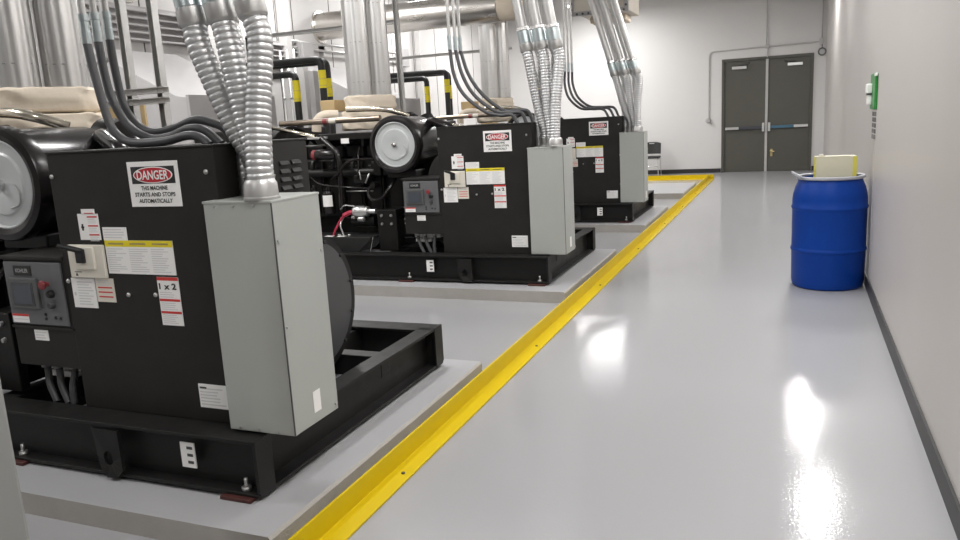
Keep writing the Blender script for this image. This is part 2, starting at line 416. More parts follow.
# danger sign
bm = B(); x0, x1, z0, z1 = -2.468, -2.209, 1.248, 1.428
plate(bm, x0, x1, z0, z1, 0)
bar(bm, x0+.018, x1-.018, z0+.092, z1-.020, 1)
cx, cz = (x0+x1)/2, (z0+.092+z1-.020)/2
ellipse_into(bm, cx, cz, .101, .0325, F-.0012, 0); ellipse_into(bm, cx, cz, .095, .029, F-.0018, 2)
text_into(bm, 'DANGER', cx-.081, cx+.081, cz-.0185, cz+.0185, F-.0026, 0, fat=.022)
for s, a, b, k in (('THIS MACHINE', -.068, .068, 0), ('STARTS AND STOPS', -.104, .104, 1), ('AUTOMATICALLY', -.087, .087, 2)):
    text_into(bm, s, cx+a, cx+b, z0+.066-.0255*k, z0+.083-.0255*k, F-.0014, 1, fat=.022)
gp('danger_sign', bm, ['white', 'ink', 'sred'], cab, 'white DANGER sign with red oval')
# labels
bm = B(); plate(bm, -2.782, -2.667, 1.110, 1.221); plate(bm, -2.757, -2.683, 1.219, 1.241)
for k, zz in enumerate((1.205, 1.167, 1.129)):
    bar(bm, -2.728, -2.672, zz, zz+.006, 1); lines(bm, -2.726, -2.675, zz-.026, zz-.003, 3, 2)
bar(bm, -2.740, -2.690, 1.222, 1.225, 1); bar(bm, -2.765, -2.755, 1.150, 1.178, 3)
bar(bm, -2.768, -2.752, 1.160, 1.168, 3)
gp('warning_label', bm, ['white', 'red', 'ltext', 'ink'], cab, 'white label with red stripes')
bm = B(); plate(bm, -2.651, -2.521, 1.109, 1.164); lines(bm, -2.645, -2.53, 1.116, 1.160, 4, 1); gp('data_label', bm, ['white', 'ltext'], cab)
bm = B(); plate(bm, -2.649, -2.286, .968, 1.109); bar(bm, -2.649, -2.286, 1.083, 1.109, 1)
for k in range(3):
    xx = -2.640+.119*k; bar(bm, xx+.01, xx+.095, 1.092, 1.099, 3, F-.0004); lines(bm, xx, xx+.106, .975, 1.078, 11, 2, rag=.6)
gp('instruction_label', bm, ['white', 'label_y', 'ltext', 'brassk'], cab, 'white instruction label with yellow heading')
bm = B(); plate(bm, -2.878, -2.742, .812, .943); lines(bm, -2.845, -2.750, .822, .932, 9, 1); bar(bm, -2.868, -2.858, .865, .88, 1); gp('data_label', bm, ['white', 'ltext'], cab)
bm = B(); plate(bm, -2.737, -2.634, .842, .945)
for zz in (.862, .882, .902): bar(bm, -2.725, -2.645, zz, zz+.006, 1)
lines(bm, -2.727, -2.645, .912, .940, 3, 2); gp('data_label', bm, ['cream', 'red', 'ltext'], cab, 'cream label with red lines')
bm = B(); plate(bm, -2.392, -2.281, .756, .959)
bar(bm, -2.392, -2.281, .945, .959, 1); bar(bm, -2.390, -2.283, .858, .868, 1); bar(bm, -2.390, -2.283, .806, .816, 1)
text_into(bm, '1 x 2', -2.384, -2.294, .908, .934, F-.0012, 3, fat=.03)
lines(bm, -2.385, -2.29, .872, .900, 3, 2); lines(bm, -2.385, -2.29, .820, .855, 4, 2); lines(bm, -2.385, -2.29, .762, .804, 5, 2)
gp('warning_label', bm, ['white', 'red', 'ltext', 'ink'], cab, 'tall white label with red bands and handwritten 1 x 2')
bm = B(); plate(bm, -2.247, -2.099, .410, .512); lines(bm, -2.24, -2.11, .418, .50, 6, 1); bar(bm, -2.24, -2.205, .492, .500, 2); gp('data_label', bm, ['white', 'ltext', 'ink'], cab)
# breaker
bm = B(); box(bm, -2.858, -2.657, YC-.016, YC+.001, .947, 1.090, .004); box(bm, -2.812, -2.702, YC-.026, YC-.012, .985, 1.083, .004)
bar(bm, -2.83, -2.79, .972, .975, 1, YC-.0165)
prism(bm, [(-2.827, .957), (-2.813, .957), (-2.820, .970)], 'y', YC-.0172, YC-.015, 1)
br = gp('circuit_breaker', bm, ['cream', 'ink'], cab)
bm = B(); box(bm, -2.790, -2.745, YC-.040, YC-.020, 1.015, 1.075, .005)
tube(bm, [(-2.757, YC-.03, 1.066), (-2.785, YC-.065, 1.085), (-2.815, YC-.095, 1.100)], [.012, .012, .010], 10)
gp('breaker_handle', bm, 'rubber', br)
# control box with panel
bm = B(); box(bm, -3.292, CX0+.003, YC+.002, 2.74, .522, 1.022, .004); box(bm, -3.302, CX0+.002, YC-.010, 2.70, 1.018, 1.036, .004)
box(bm, -3.294, CX0+.002, YC-.006, YC+.03, .700, .712, .002)
cbx = gp('control_box', bm, 'black')
bm = B(); box(bm, -3.282, -2.930, YC-.008, YC+.003, .722, 1.008, .003); pan = gp('control_panel', bm, 'panel', cbx)
P = YC-.008
bm = B(); box(bm, -3.218, -3.108, P-.003, P+.001, .947, .992); box(bm, -3.214, -3.112, P-.0036, P-.0028, .951, .988, mi=0)
text_into(bm, 'KOHLER', -3.202, -3.124, .961, .979, P-.0044, 1, fat=.03); gp('nameplate', bm, ['ink', 'nameprint'], pan)
bm = B(); box(bm, -3.256, -3.074, P-.014, P+.001, .798, .937, .004); gp('display_bezel', bm, 'bezel', pan)
bm = B(); box(bm, -3.232, -3.098, P-.016, P-.012, .812, .918, .001, 0); box(bm, -3.222, -3.108, P-.0168, P-.0155, .820, .908, 0, 1); gp('display_screen', bm, ['dgrey', 'lcd'], pan)
bm = B(); lathe(bm, [(0, .036), (.017, .034), (.021, .028), (.019, .020), (.010, .015), (.010, -.002)], (-3.02, P, .912), '-y', 20); gp('emergency_stop', bm, 'redp', pan)
bm = B(); lathe(bm, [(0, .022), (.014, .021), (.018, .012), (.018, -.002)], (-3.002, P, .868), '-y', 18); gp('selector_knob', bm, 'rubber', pan)
bm = B(); lathe(bm, [(0, .022), (.012, .021), (.017, .010), (.017, -.002)], (-3.006, P, .818), '-y', 18); gp('selector_knob', bm, 'dgrey', pan)
bm = B()
for x_, z_ in ((-3.06, .772), (-3.06, .752), (-3.0, .760), (-2.97, .757)): lathe(bm, [(0, .006), (.006, .005), (.007, -.001)], (x_, P, z_), '-y', 10)
gp('push_button', bm, 'ink', pan)
bm = B(); box(bm, -3.274, -3.170, P-.001, P+.001, .728, .768); box(bm, -3.274, -3.170, P-.0018, P-.0008, .758, .768, mi=1); box(bm, -3.265, -3.18, P-.0018, P-.0008, .742, .745, mi=2)
gp('warning_label', bm, ['white', 'red', 'ltext'], pan)
bm = B(); box(bm, -3.162, -3.077, YC-.001, YC+.003, .646, .695); lines(bm, -3.155, -3.085, .652, .690, 3, 1, YC-.001); gp('data_label', bm, ['white', 'ltext'], cbx)
bm = B()
for z_ in (.77, .66, .62):
    bm = B(); lathe(bm, [(0, .02), (.010, .018), (.012, .0), (.012, -.01)], (-3.292+.0, YC+.03, z_), '-y', 10); gp('screw', bm, 'steel', cbx)
for xx, dx in ((-3.20, .07), (-3.125, .07), (-3.03, .01)):
    bm = B(); tube(bm, smooth_path([(xx, YC+.06, .53), (xx+.005, YC+.06, .48), (xx+.4*dx, YC+.04, .42), (xx+dx, YC+.03, SZ1-.005)], 8), .0155, 10); gp('cable_conduit', bm, 'dgrey')
    bm = B(); cyl(bm, (xx, YC+.06, .498), (xx, YC+.06, .525), .022, seg=10); gp('conduit_nut', bm, 'steel')
bm = B(); box(bm, -3.25, -3.09, 2.46, 2.54, .43, .46, .003); box(bm, -3.25, -2.98, 2.44, 2.54, .475, .51, .003); gp('terminal_strip', bm, 'white')
# grey junction box on the aisle side
bm = B(); box(bm, -2.051, -1.740, 2.281, 2.590, .358, 1.269, .004)
box(bm, -2.054, -1.738, 2.2785, 2.592, 1.262, 1.2715, .002)
jb = gp('junction_box', bm, 'grey')
bm = B(); box(bm, -1.7415, -1.7385, 2.279, 2.2845, .36, 1.262); gp('cover_seam', bm, 'dgrey', jb)
bm = B()
for y_, z_ in ((2.30, 1.12), (2.30, .79), (2.57, .385), (2.57, 1.04)):
    bm = B(); cyl(bm, (-1.742, y_, z_), (-1.734, y_, z_), .006, seg=10); gp('screw', bm, 'steel', jb)
for x_ in (-2.0, -1.91, -1.82):
    for z_ in (1.253, .372):
        bm = B(); lathe(bm, [(0, .006), (.005, .004), (.006, -.002)], (x_, 2.281, z_), '-y', 8); gp('screw', bm, 'steel', jb)
bm = B(); box(bm, -1.7405, -1.738, 2.418, 2.466, .402, .490); gp('data_label', bm, 'white', jb)
# alternator
AC = (3.075, .668)
bm = B(); lathe(bm, [(0, 0), (.35, 0), (.35, .30), (.345, .32), (.345, .80), (.345, 1.09), (0, 1.09)][::1], (-3.22, *AC), 'x', 48)
gp('alternator_housing', bm, 'black2')
bm = B(); lathe(bm, [(0, .0), (.352, 0), (.352, .10), (.342, .118), (.30, .128), (0, .134)], (-2.255, *AC), 'x', 56)
e = gp('alternator_end_cover', bm, 'dgrey')
bm = B()
for k in range(12):
    a = 2*PI*k/12+.2; p = (AC[0]+.315*math.cos(a), AC[1]+.315*math.sin(a))
    bm = B(); cyl(bm, (-2.14, *p), (-2.118, *p), .010, seg=6); gp('cover_bolt', bm, 'rubber', e)
bm = B(); box(bm, -2.8, -2.3, AC[0]-.36, AC[0]-.22, .33, .50, .01); box(bm, -2.8, -2.3, AC[0]+.22, AC[0]+.36, .33, .50, .01); gp('mounting_foot', bm, 'black2')
# engine
bm = B(); lathe(bm, [(0, 0), (.30, 0), (.44, .10), (.44, .26), (0, .26)], (-3.46, 3.067, .78), 'x', 40); gp('flywheel_housing', bm, 'black2')
bm = B(); box(bm, -4.90, -3.40, 2.78, 3.35, .62, 1.22, .02); box(bm, -4.85, -3.45, 2.85, 3.28, .40, .66, .03)
for k in range(6): box(bm, -4.80+.23*k, -4.66+.23*k, 2.755, 2.80, .70, 1.15, .012)
for k in range(7): box(bm, -4.87+.23*k, -4.85+.23*k, 2.735, 2.80, .66, 1.20, .004)
gp('engine_block', bm, 'black2')
for k in range(6):
    bm = B(); box(bm, -4.86+.235*k, -4.655+.235*k, 2.82, 3.12, 1.22, 1.36, .02); gp('rocker_cover', bm, 'black2')
bm = B(); box(bm, -4.36, -3.58, 2.66, 3.30, 1.405, 1.470, .006)
for k in range(4): box(bm, -4.30+.2*k, -4.27+.2*k, 2.70, 3.2, 1.34, 1.41)
cov = gp('engine_cover', bm, 'black2')
bm = B(); box(bm, -4.10, -4.01, 2.6555, 2.66, 1.37, 1.42); gp('data_label', bm, 'white', cov)
bm = B(); tube(bm, [(-4.8, 2.70, 1.08), (-3.5, 2.70, 1.08)], .045, 14)
for k in range(6): tube(bm, bent([(-4.72+.235*k, 2.70, 1.08), (-4.72+.235*k, 2.70, 1.20), (-4.72+.235*k, 2.84, 1.24)], .05, 4), .024, 10)
gp('intake_manifold', bm, 'black2')
bm = B(); tube(bm, bent([(-4.30, 2.62, 1.43), (-4.10, 2.56, 1.30), (-4.075, 2.56, 1.20), (-4.10, 2.56, .70), (-4.10, 2.75, .62)], .05, 5), .026, 12); gp('coolant_pipe', bm, 'gloss')
bm = B(); tube(bm, smooth_path([(-4.2, 2.58, 1.02), (-4.08, 2.52, 1.09), (-3.97, 2.52, 1.19), (-3.85, 2.54, 1.215), (-3.70, 2.58, 1.205), (-3.6, 2.7, 1.15)], 8), .013, 8); gp('engine_hose', bm, 'gloss')
bm = B(); tube(bm, smooth_path([(-3.75, 2.60, .98), (-3.76, 2.52, .90), (-3.70, 2.48, .83), (-3.60, 2.48, .84), (-3.53, 2.52, .93), (-3.50, 2.62, 1.02)], 8), .015, 8); gp('engine_hose', bm, 'gloss')
bm = B(); tube(bm, smooth_path([(-3.9, 2.66, 1.33), (-3.86, 2.56, 1.25), (-3.86, 2.54, 1.12), (-3.92, 2.6, 1.0)], 8), .009, 8); gp('engine_hose', bm, 'gloss')
bm = B(); tube(bm, smooth_path([(-4.45, 2.6, 1.05), (-4.3, 2.55, .98), (-4.0, 2.55, .95), (-3.8, 2.6, .93)], 8), .008, 8); gp('engine_hose', bm, 'gloss')
bm = B(); lathe(bm, [(0, 0), (.045, 0), (.052, .02), (.052, .20), (.040, .225), (.02, .23), (.02, .26), (0, .26)], (-4.36, 2.60, 1.27), 'x', 20); fc = gp('fuel_filter', bm, 'gloss')
bm = B(); lathe(bm, [(0, -.05), (.02, -.05), (.05, -.03), (.05, .005), (0, .005)], (-4.365, 2.60, 1.27), 'x', 16); gp('filter_cap', bm, 'redp', fc)
for xx in (-4.43, -4.262):
    bm = B(); lathe(bm, [(0, 0), (.05, 0), (.060, .02), (.060, .20), (.05, .23), (.03, .24), (.03, .27), (0, .27)], (xx, 2.60, .68), 'z', 22); f = gp('oil_filter', bm, 'gloss')
    bm = B()
    for k in range(9):
        a0, a1 = -PI/2-.85+2.0*k/9, -PI/2-.85+2.0*(k+1)/9
        v = [bm.verts.new((xx+.0612*math.cos(a), 2.60+.0612*math.sin(a), z)) for a, z in ((a0, .760), (a1, .760), (a1, .872), (a0, .872))]
        bm.faces.new(v)
    gp('filter_label', bm, 'white', f, 'white label wrapped on filter')
    bm = B(); lathe(bm, [(.014, 0), (.014, .03), (0, .03)], (xx, 2.60, .945), 'z', 8); gp('filter_nut', bm, 'bright', f)
bm = B(); lathe(bm, [(0, 0), (.05, 0), (.055, .01), (.055, .10), (.048, .11), (.048, .155), (.025, .16), (.025, .24), (0, .24)], (-3.925, 2.51, .715), 'x', 24); st = gp('starter_motor', bm, 'alum')
bm = B(); lathe(bm, [(0, 0), (.065, 0), (.07, .02), (.07, .26), (0, .26)], (-3.99, 2.60, .62), 'x', 24); gp('starter_housing', bm, 'black2', st)
bm = B(); cyl(bm, (-3.86, 2.47, .645), (-3.80, 2.47, .645), .025, seg=12); cyl(bm, (-3.95, 2.5, .66), (-3.91, 2.5, .66), .02, seg=12); gp('terminal_cap', bm, 'steel', st)
bm = B(); tube(bm, smooth_path([(-3.925, 2.50, .715), (-3.98, 2.46, .70), (-4.03, 2.44, .66), (-4.10, 2.42, .55), (-4.13, 2.42, .492)], 8), [.022]*14+[.011]*19, 8); gp('battery_cable', bm, 'cable_red')
bm = B(); tube(bm, smooth_path([(-4.02, 2.5, .69), (-4.04, 2.42, .60), (-4.0, 2.40, .495)], 8), .007, 8); gp('battery_cable', bm, 'steel')
bm = B(); tube(bm, smooth_path([(-3.90, 2.48, .77), (-4.0, 2.46, .78), (-4.06, 2.48, .74)], 8), .006, 8); gp('battery_cable', bm, 'steel')
bm = B(); prism(bm, [(-4.62, SZ1-.002), (-3.80, SZ1-.002), (-3.66, .475), (-3.66, .488), (-4.62, .488)], 'y', 2.335, 2.66, bev=.006)
bt = gp('battery_box', bm, 'rubber')
for xx in (-4.5, -4.28, -4.06, -3.95):
    bm = B(); cyl(bm, (xx, 2.42, .485), (xx, 2.42, .505), .016, seg=10); gp('battery_post', bm, 'steel' if xx != -4.28 else 'redp', bt)
bm = B()
for xx in (-4.16, -4.02): box(bm, xx-.045, xx+.045, 2.37, 2.42, .487, .4895)
gp('battery_label', bm, 'white', bt)
bm = B(); box(bm, -3.625, -3.420, 2.42, 2.47, SZ1-.002, .74, .006); box(bm, -3.60, -3.44, 2.45, 2.85, .68, .735, .005)
prism(bm, [(2.46, SZ1), (2.80, SZ1), (2.46, .68)], 'x', -3.53, -3.51)
bk = gp('engine_mount', bm, 'black2')
bm = B()
for x_ in (-3.575, -3.475):
    for z_ in (.685, .605): lathe(bm, [(0, .016), (.011, .014), (.015, .0), (.015, -.004)], (x_, 2.42, z_), '-y', 8)
gp('mount_bolt', bm, 'steel', bk)
bm = B(); tube(bm, [(-3.69, 2.36, SZ1), (-3.665, 2.37, .475)], .006, 8); lathe(bm, [(0, 0), (.012, .004), (.012, .016), (0, .02)], (-3.664, 2.37, .470), 'z', 10); gp('dipstick', bm, 'bright')
bm = B(); box(bm, -3.95, -3.80, 2.58, 2.74, .98, 1.06, .01); box(bm, -3.74, -3.66, 2.62, 2.74, 1.05, 1.22, .01); cyl(bm, (-3.73, 2.56, .96), (-3.73, 2.66, .96), .028, seg=12); gp('fuel_pump', bm, 'black2')
bm = B(); tube(bm, [(-4.05, 2.60, .905), (-3.75, 2.60, .905)], .006, 8); tube(bm, [(-3.86, 2.55, 1.12), (-3.835, 2.53, 1.02)], .007, 8); tube(bm, [(-3.72, 2.50, 1.08), (-3.77, 2.5, .99)], .009, 8); gp('fuel_line', bm, 'steel')
# top pipes, turbo, blankets
bm = B(); tube(bm, [(-4.9, 2.80, 1.595), (-3.72, 2.80, 1.597)], .030, 14); fp = gp('charge_air_pipe', bm, 'brass')
bm = B(); tube(bm, [(-4.37, 2.80, 1.596), (-4.32, 2.80, 1.596)], .0325, 14); gp('red_clamp', bm, 'redp', fp); 
bm = B(); tube(bm, [(-4.30, 2.80, 1.596), (-4.22, 2.80, 1.596)], .0315, 14); gp('pipe_label', bm, 'cream', fp)
bm = B(); tube(bm, [(-4.95, 2.72, 1.56), (-4.42, 2.70, 1.455)], .018, 10); gp('support_rod', bm, 'foil')
bm = B(); box(bm, -4.60, -4.25, 2.64, 2.70, 1.425, 1.445, .003); gp('support_bracket', bm, 'alum')
bm = B(); lathe(bm, [(0, 0), (.08, 0), (.13, .04), (.13, .10), (.10, .15), (0, .15)], (-3.80, 3.45, 1.52), 'x', 28); gp('turbocharger', bm, 'black2')
def pillow(bm, x0, x1, y0, y1, z0, z1, bev):
    box(bm, x0, x1, y0, y1, z0, z1)
    bmesh.ops.bevel(bm, geom=bm.edges[:], offset=bev, segments=4, profile=.5, affect='EDGES')
    bmesh.ops.subdivide_edges(bm, edges=[e for e in bm.edges if e.calc_length() > .12], cuts=5, use_grid_fill=True)
    for v in bm.verts: v.co += Vector((math.sin(v.co.x*31+v.co.z*20), math.sin(v.co.y*27+v.co.x*9), math.sin(v.co.x*23+v.co.y*17)+.6*math.sin(v.co.x*51)))*.006
    for f in bm.faces: f.smooth = True
def wrap(r, z0, z1, mis):
    bm = B(); c0, c1 = Vector((-4.200, 3.270, 0)), Vector((-4.095, 3.512, 0)); d = (c1-c0).normalized(); a0 = math.atan2(d.y, d.x)
    out = []
    for k in range(25): out.append(c1 + Vector((math.cos(a0-PI/2+PI*k/24), math.sin(a0-PI/2+PI*k/24), 0)))
    for k in range(25): out.append(c0 + Vector((math.cos(a0+PI/2+PI*k/24), math.sin(a0+PI/2+PI*k/24), 0)))
    cen = [c1]*25 + [c0]*25; rings = []
    hs = [(z0, r-.03), (z0+.008, r-.008)] + [(z0+.02+(z1-z0-.04)*t/6, r) for t in range(7)] + [(z1-.008, r-.008), (z1, r-.035), (z1, .02)]
    for z, rr in hs:
        ring = []
        for i, (p, c) in enumerate(zip(out, cen)):
            q = c + (p-c)*(rr + mis*(math.sin(i*1.3+z*40)+math.sin(i*.5+z*75)))
            ring.append(bm.verts.new((q.x, q.y, z + mis*.8*math.sin(i*.9))))
        rings.append(ring)
    n = len(out)
    for p, q in zip(rings, rings[1:]):
        for i in range(n): bm.faces.new((p[i], p[(i+1) % n], q[(i+1) % n], q[i])).smooth = True
    bm.faces.new(rings[0][::-1]); bm.faces.new(rings[-1]); return bm
gp('exhaust_blanket', wrap(.165, 1.70, 1.846, .004), 'blanket')
gp('exhaust_blanket', wrap(.215, 1.49, 1.69, .006), 'blanket')
bm = B(); tube(bm, smooth_path([(-4.6, 3.0, 1.50), (-4.58, 3.0, 1.60), (-4.50, 3.02, 1.66), (-4.38, 3.1, 1.66)], 8), .05, 12); gp('exhaust_elbow', bm, 'blanket')
bm = B(); box(bm, -4.66, -4.48, 3.2, 3.5, 1.70, 1.82, .01); gp('insulation_block', bm, 'tan')
bm = B(); tube(bm, smooth_path([(-4.15, 2.90, 1.70), (-3.8, 2.86, 1.69), (-3.62, 2.88, 1.66), (-3.50, 2.98, 1.60)], 8), .028, 12); gp('heat_shield_pipe', bm, 'foil')
# air filter
FX, FZ = -3.418, 1.342
bm = B(); lathe(bm, [(.205, .012), (.235, .0), (.262, .008), (.270, .025), (.270, .075), (.255, .09), (.255, .50), (.235, .55), (.15, .58), (.15, .62), (0, .62)], (FX, 2.478, FZ), 'y', 56); af = gp('air_filter', bm, 'gloss')
bm = B(); lathe(bm, [(.212, .04), (.212, .008), (.203, .004), (.196, .020), (.150, .018), (.140, .010), (.05, .010), (.04, .014), (0, .014)], (FX, 2.482, FZ), 'y', 56); fcap = gp('filter_end_cap', bm, 'cap', af)
bm = B(); lathe(bm, [(0, .03), (.010, .028), (.012, .010), (.024, .008), (.024, -.02)], (FX, 2.482, FZ), '-y', 12); box(bm, FX-.028, FX+.028, 2.462, 2.470, FZ-.005, FZ+.005, .002); gp('wing_nut', bm, 'bright', fcap)
bm = B(); tube(bm, smooth_path([(FX+.09, 2.487, FZ+.0), (FX+.12, 2.487, FZ-.04), (FX+.11, 2.487, FZ-.09), (FX+.05, 2.487, FZ-.11)], 6), .004, 6); gp('cap_ridge', bm, 'steel', fcap)
bm = B(); tube(bm, smooth_path([(FX, 3.02, FZ), (FX+.01, 3.18, FZ+.01), (FX-.02, 3.32, FZ+.08), (FX-.12, 3.36, FZ+.20)], 8), .13, 20); gp('intake_hose', bm, 'gloss', af)
bm = B(); box(bm, -3.55, -3.25, 2.55, 2.95, 1.03, 1.10, .01); gp('filter_bracket', bm, 'black2')
# black pipe across the cabinet roof
bm = B(); tube(bm, smooth_path([(-3.33, 3.00, 1.50), (-3.22, 2.93, 1.535), (-3.10, 2.86, 1.505), (-2.975, 2.80, 1.46), (-2.95, 2.80, 1.36)], 8), .045, 16); gp('charge_air_elbow', bm, 'gloss')
# radiator at the wall end
bm = B(); box(bm, -5.55, -5.05, 2.24, 3.88, SZ1-.002, 1.55, .015); rd = gp('radiator', bm, 'black2')
bm = B(); lathe(bm, [(.60, 0), (.62, .0), (.62, .12), (.60, .12)], (-5.06, 3.067, .95), 'x', 40); gp('fan_shroud', bm, 'black2', rd)
bm = B(); lathe(bm, [(0, 0), (.10, 0), (.10, .10), (0, .10)], (-4.99, 3.067, .95), 'x', 20)
for k in range(8):
    a = 2*PI*k/8; c, s = math.cos(a), math.sin(a)
    v = [bm.verts.new((-4.95+dx, 3.067+c*r_-s*w, .95+s*r_+c*w)) for r_, w, dx in ((.09, -.04, .03), (.56, -.08, .04), (.56, .08, -.02), (.09, .04, -.02))]
    bm.faces.new(v)
gp('cooling_fan', bm, 'rubber', rd)
bm = B(); cyl(bm, (-5.3, 3.07, 1.545), (-5.3, 3.07, 1.60), .05, seg=16); gp('radiator_cap', bm, 'bright', rd)

for i in (1, 2):
    r = dup(gen, (0, GY[i], 0), ['', 'black diesel generator set in the middle of the row of three', 'black diesel generator set farthest away, next to the chair'][i])
    for rl in r.children:
        for o in rl.children:
            if o.name.startswith('skid_label'): o.location.x = (0, -.768, -.082)[i]

# ------------------------------------------------------------------ conduits above each junction box
pos = ['leftmost', 'middle', 'rightmost']
def conduit(name_label, base, top, lean, ztop, r, fit=True):
    root = thing('conduit_run', base, name_label, 'conduit', 'flexible steel conduits on the junction boxes')
    b, tp = Vector(base), Vector(top); rb = 1.47 if pos[2] in name_label and 'rear' not in name_label else 1.15
    ln = Vector(lean)
    cr_pts = smooth_path([b+Vector((0, 0, .05)), b+Vector((0, 0, .13)), b.lerp(tp, .42)+Vector((0, 0, .03)), tp-ln*.10, tp+ln*.01], 40)
    L = sum((a-c).length for a, c in zip(cr_pts, cr_pts[1:])); 
    # resample evenly
    n = int(L/.0026); out = []; acc = 0; j = 0; seg = [(c-a).length for a, c in zip(cr_pts, cr_pts[1:])]
    for k in range(n+1):
        d = L*k/n
        while j < len(seg)-1 and acc+seg[j] < d: acc += seg[j]; j += 1
        out.append(cr_pts[j].lerp(cr_pts[j+1], min(1, (d-acc)/max(seg[j], 1e-9))))
    rs = [r*(1.0-.075*(.5+.5*math.cos(2*PI*k*(L/n)/.0235))**3) for k in range(n+1)]
    bm = B(); tube(bm, out, rs, 18); obj('flex_hose', bm, 'flex', root, root)
    bm = B(); lathe(bm, [(0, .001), (r*rb, .001), (r*rb, .010), (r*(rb-.1), .014), (r*(rb-.15), .060), (r*1.12, .075), (0, .075)], base, 'z', 24); obj('box_connector', bm, 'steel', root, root)
    bm = B(); tube(bm, [tp-ln*.008, tp, tp+ln*.004, tp+ln*.06, tp+ln*.064], [r*1.02, r*1.16, r*1.2, r*1.2, r*1.12], 24); obj('flex_coupling', bm, 'steel', root, root)
    bm = B(); tube(bm, [tp+ln*.062, tp+ln*.066, tp+ln*.165, tp+ln*.17], [r*1.02, r*1.12, r*1.12, r*1.02], 24); obj('zinc_coupling', bm, 'zinc', root, root)
    bm = B(); tube(bm, [tp+ln*.168, tp+ln*.172, tp+ln*.195, tp+ln*.2], [r*.9, r*1.15, r*1.15, r*.9], 6, smooth=False); obj('coupling_nut', bm, 'bright', root, root)
    e = tp + ln*((ztop-tp.z)/ln.z)
    bm = B(); tube(bm, bent([tp+ln*.19, e, e+Vector((0, 0, .0)) + Vector((0, .0, H-.004-e.z))], .12), r*.90, 18); obj('rigid_pipe', bm, 'steel', root, root)
    return root
fr_base = [(-1.945, 2.478), (-1.876, 2.415), (-1.820, 2.337)]
tops = [[(-2.102, 1.925), (-1.968, 1.93), (-1.828, 1.935)], [(-2.058, 2.07), (-1.926, 2.075), (-1.80, 2.072)], [(-2.121, 2.0), (-1.982, 2.012), (-1.835, 2.012)]]
leans = [(-.20, .02, 1), (-.185, .02, 1), (-.305, .02, 1)]
zt = [2.9, 3.1, 3.25]
for g in range(3):
    ln = Vector(leans[g]).normalized()
    for k in range(3):
        conduit(f'{pos[k]} front flexible steel conduit rising from the {WHO[g]} generator\'s grey box',
                (fr_base[k][0], fr_base[k][1]+GY[g], 1.271), (tops[g][k][0], 2.41+GY[g], tops[g][k][1]), ln, zt[g], .0465)
    for k in range(2):
        xm = (tops[g][k][0]+tops[g][k+1][0])/2-.02
        conduit(f'rear steel conduit seen between {pos[k]} and {pos[k+1]} front ones above {WHO[g]} generator',
                ((-2.014, -1.955)[k], (2.50, 2.556)[k]+GY[g], 1.271), (xm, 2.56+GY[g], tops[g][k][1]+.02), ln, zt[g], .031)

# small grey cables looping into the cabinet tops
zf = [1.945, 2.143, 2.105]
xs3 = [-2.872, -2.807, -2.745]
cpos = ['left', 'middle', 'right']
CP = [[[(-2.725, 1.921), (-2.707, 1.79), (-2.668, 1.60), (-2.618, 1.53), (-2.54, 1.502), (-2.377, 1.502), (-2.259, 1.520), (-2.194, 1.510), (-2.150, 1.478)],
       [(-2.749, 1.937), (-2.737, 1.795), (-2.713, 1.684), (-2.647, 1.579), (-2.534, 1.518), (-2.423, 1.520), (-2.322, 1.547), (-2.235, 1.537), (-2.160, 1.478)],
       [(-2.767, 1.953), (-2.760, 1.821), (-2.737, 1.668), (-2.672, 1.578), (-2.586, 1.543), (-2.465, 1.555), (-2.351, 1.584), (-2.263, 1.567), (-2.199, 1.539), (-2.172, 1.478)]],
      [[(-2.790, 2.150), (-2.765, 1.932), (-2.678, 1.75), (-2.493, 1.599), (-2.353, 1.556), (-2.241, 1.553), (-2.190, 1.478)],
       [(-2.770, 2.148), (-2.720, 1.931), (-2.615, 1.747), (-2.430, 1.600), (-2.288, 1.574), (-2.180, 1.566), (-2.135, 1.478)],
       [(-2.757, 2.147), (-2.690, 1.93), (-2.562, 1.745), (-2.377, 1.601), (-2.234, 1.593), (-2.141, 1.575), (-2.098, 1.478)]],
      [[(-2.806, 2.11), (-2.815, 1.937), (-2.765, 1.759), (-2.615, 1.616), (-2.449, 1.594), (-2.299, 1.580), (-2.229, 1.478)],
       [(-2.780, 2.107), (-2.780, 1.937), (-2.72, 1.759), (-2.57, 1.626), (-2.405, 1.604), (-2.245, 1.590), (-2.175, 1.478)],
       [(-2.752, 2.104), (-2.745, 1.937), (-2.675, 1.759), (-2.525, 1.636), (-2.360, 1.614), (-2.195, 1.600), (-2.125, 1.478)]]]
for g in range(3):
    for k in range(3):
        y0 = 2.47+.08*k+GY[g]; P0 = CP[g][k]; x0, z0 = P0[0]; yy = y0
        root = thing('cable_run', (x0, y0, 1.478), f'{cpos[k]} grey cable curving down into the {WHO[g]} generator cabinet top', 'cable', 'control cables over the cabinets')
        bm = B(); tube(bm, smooth_path([(x_, yy, z_) for x_, z_ in P0], 8), .0180 if g == 0 else .0165, 12); obj('cable_sheath', bm, 'conduit_g', root, root)
        bm = B(); tube(bm, [(x0, yy, z0-.004), (x0, yy, z0+.045), (x0, yy, z0+.047), (x0, yy, z0+.085), (x0, yy, z0+.087), (x0, yy, z0+.115)], [.0195, .0195, .018, .018, .020, .020], 14, smooth=False); obj('cable_fitting', bm, 'zinc', root, root)
        bm = B(); tube(bm, [(x0, yy, z0+.11), (x0, yy, H-.004)], .0145, 12); obj('rigid_pipe', bm, 'steel', root, root)

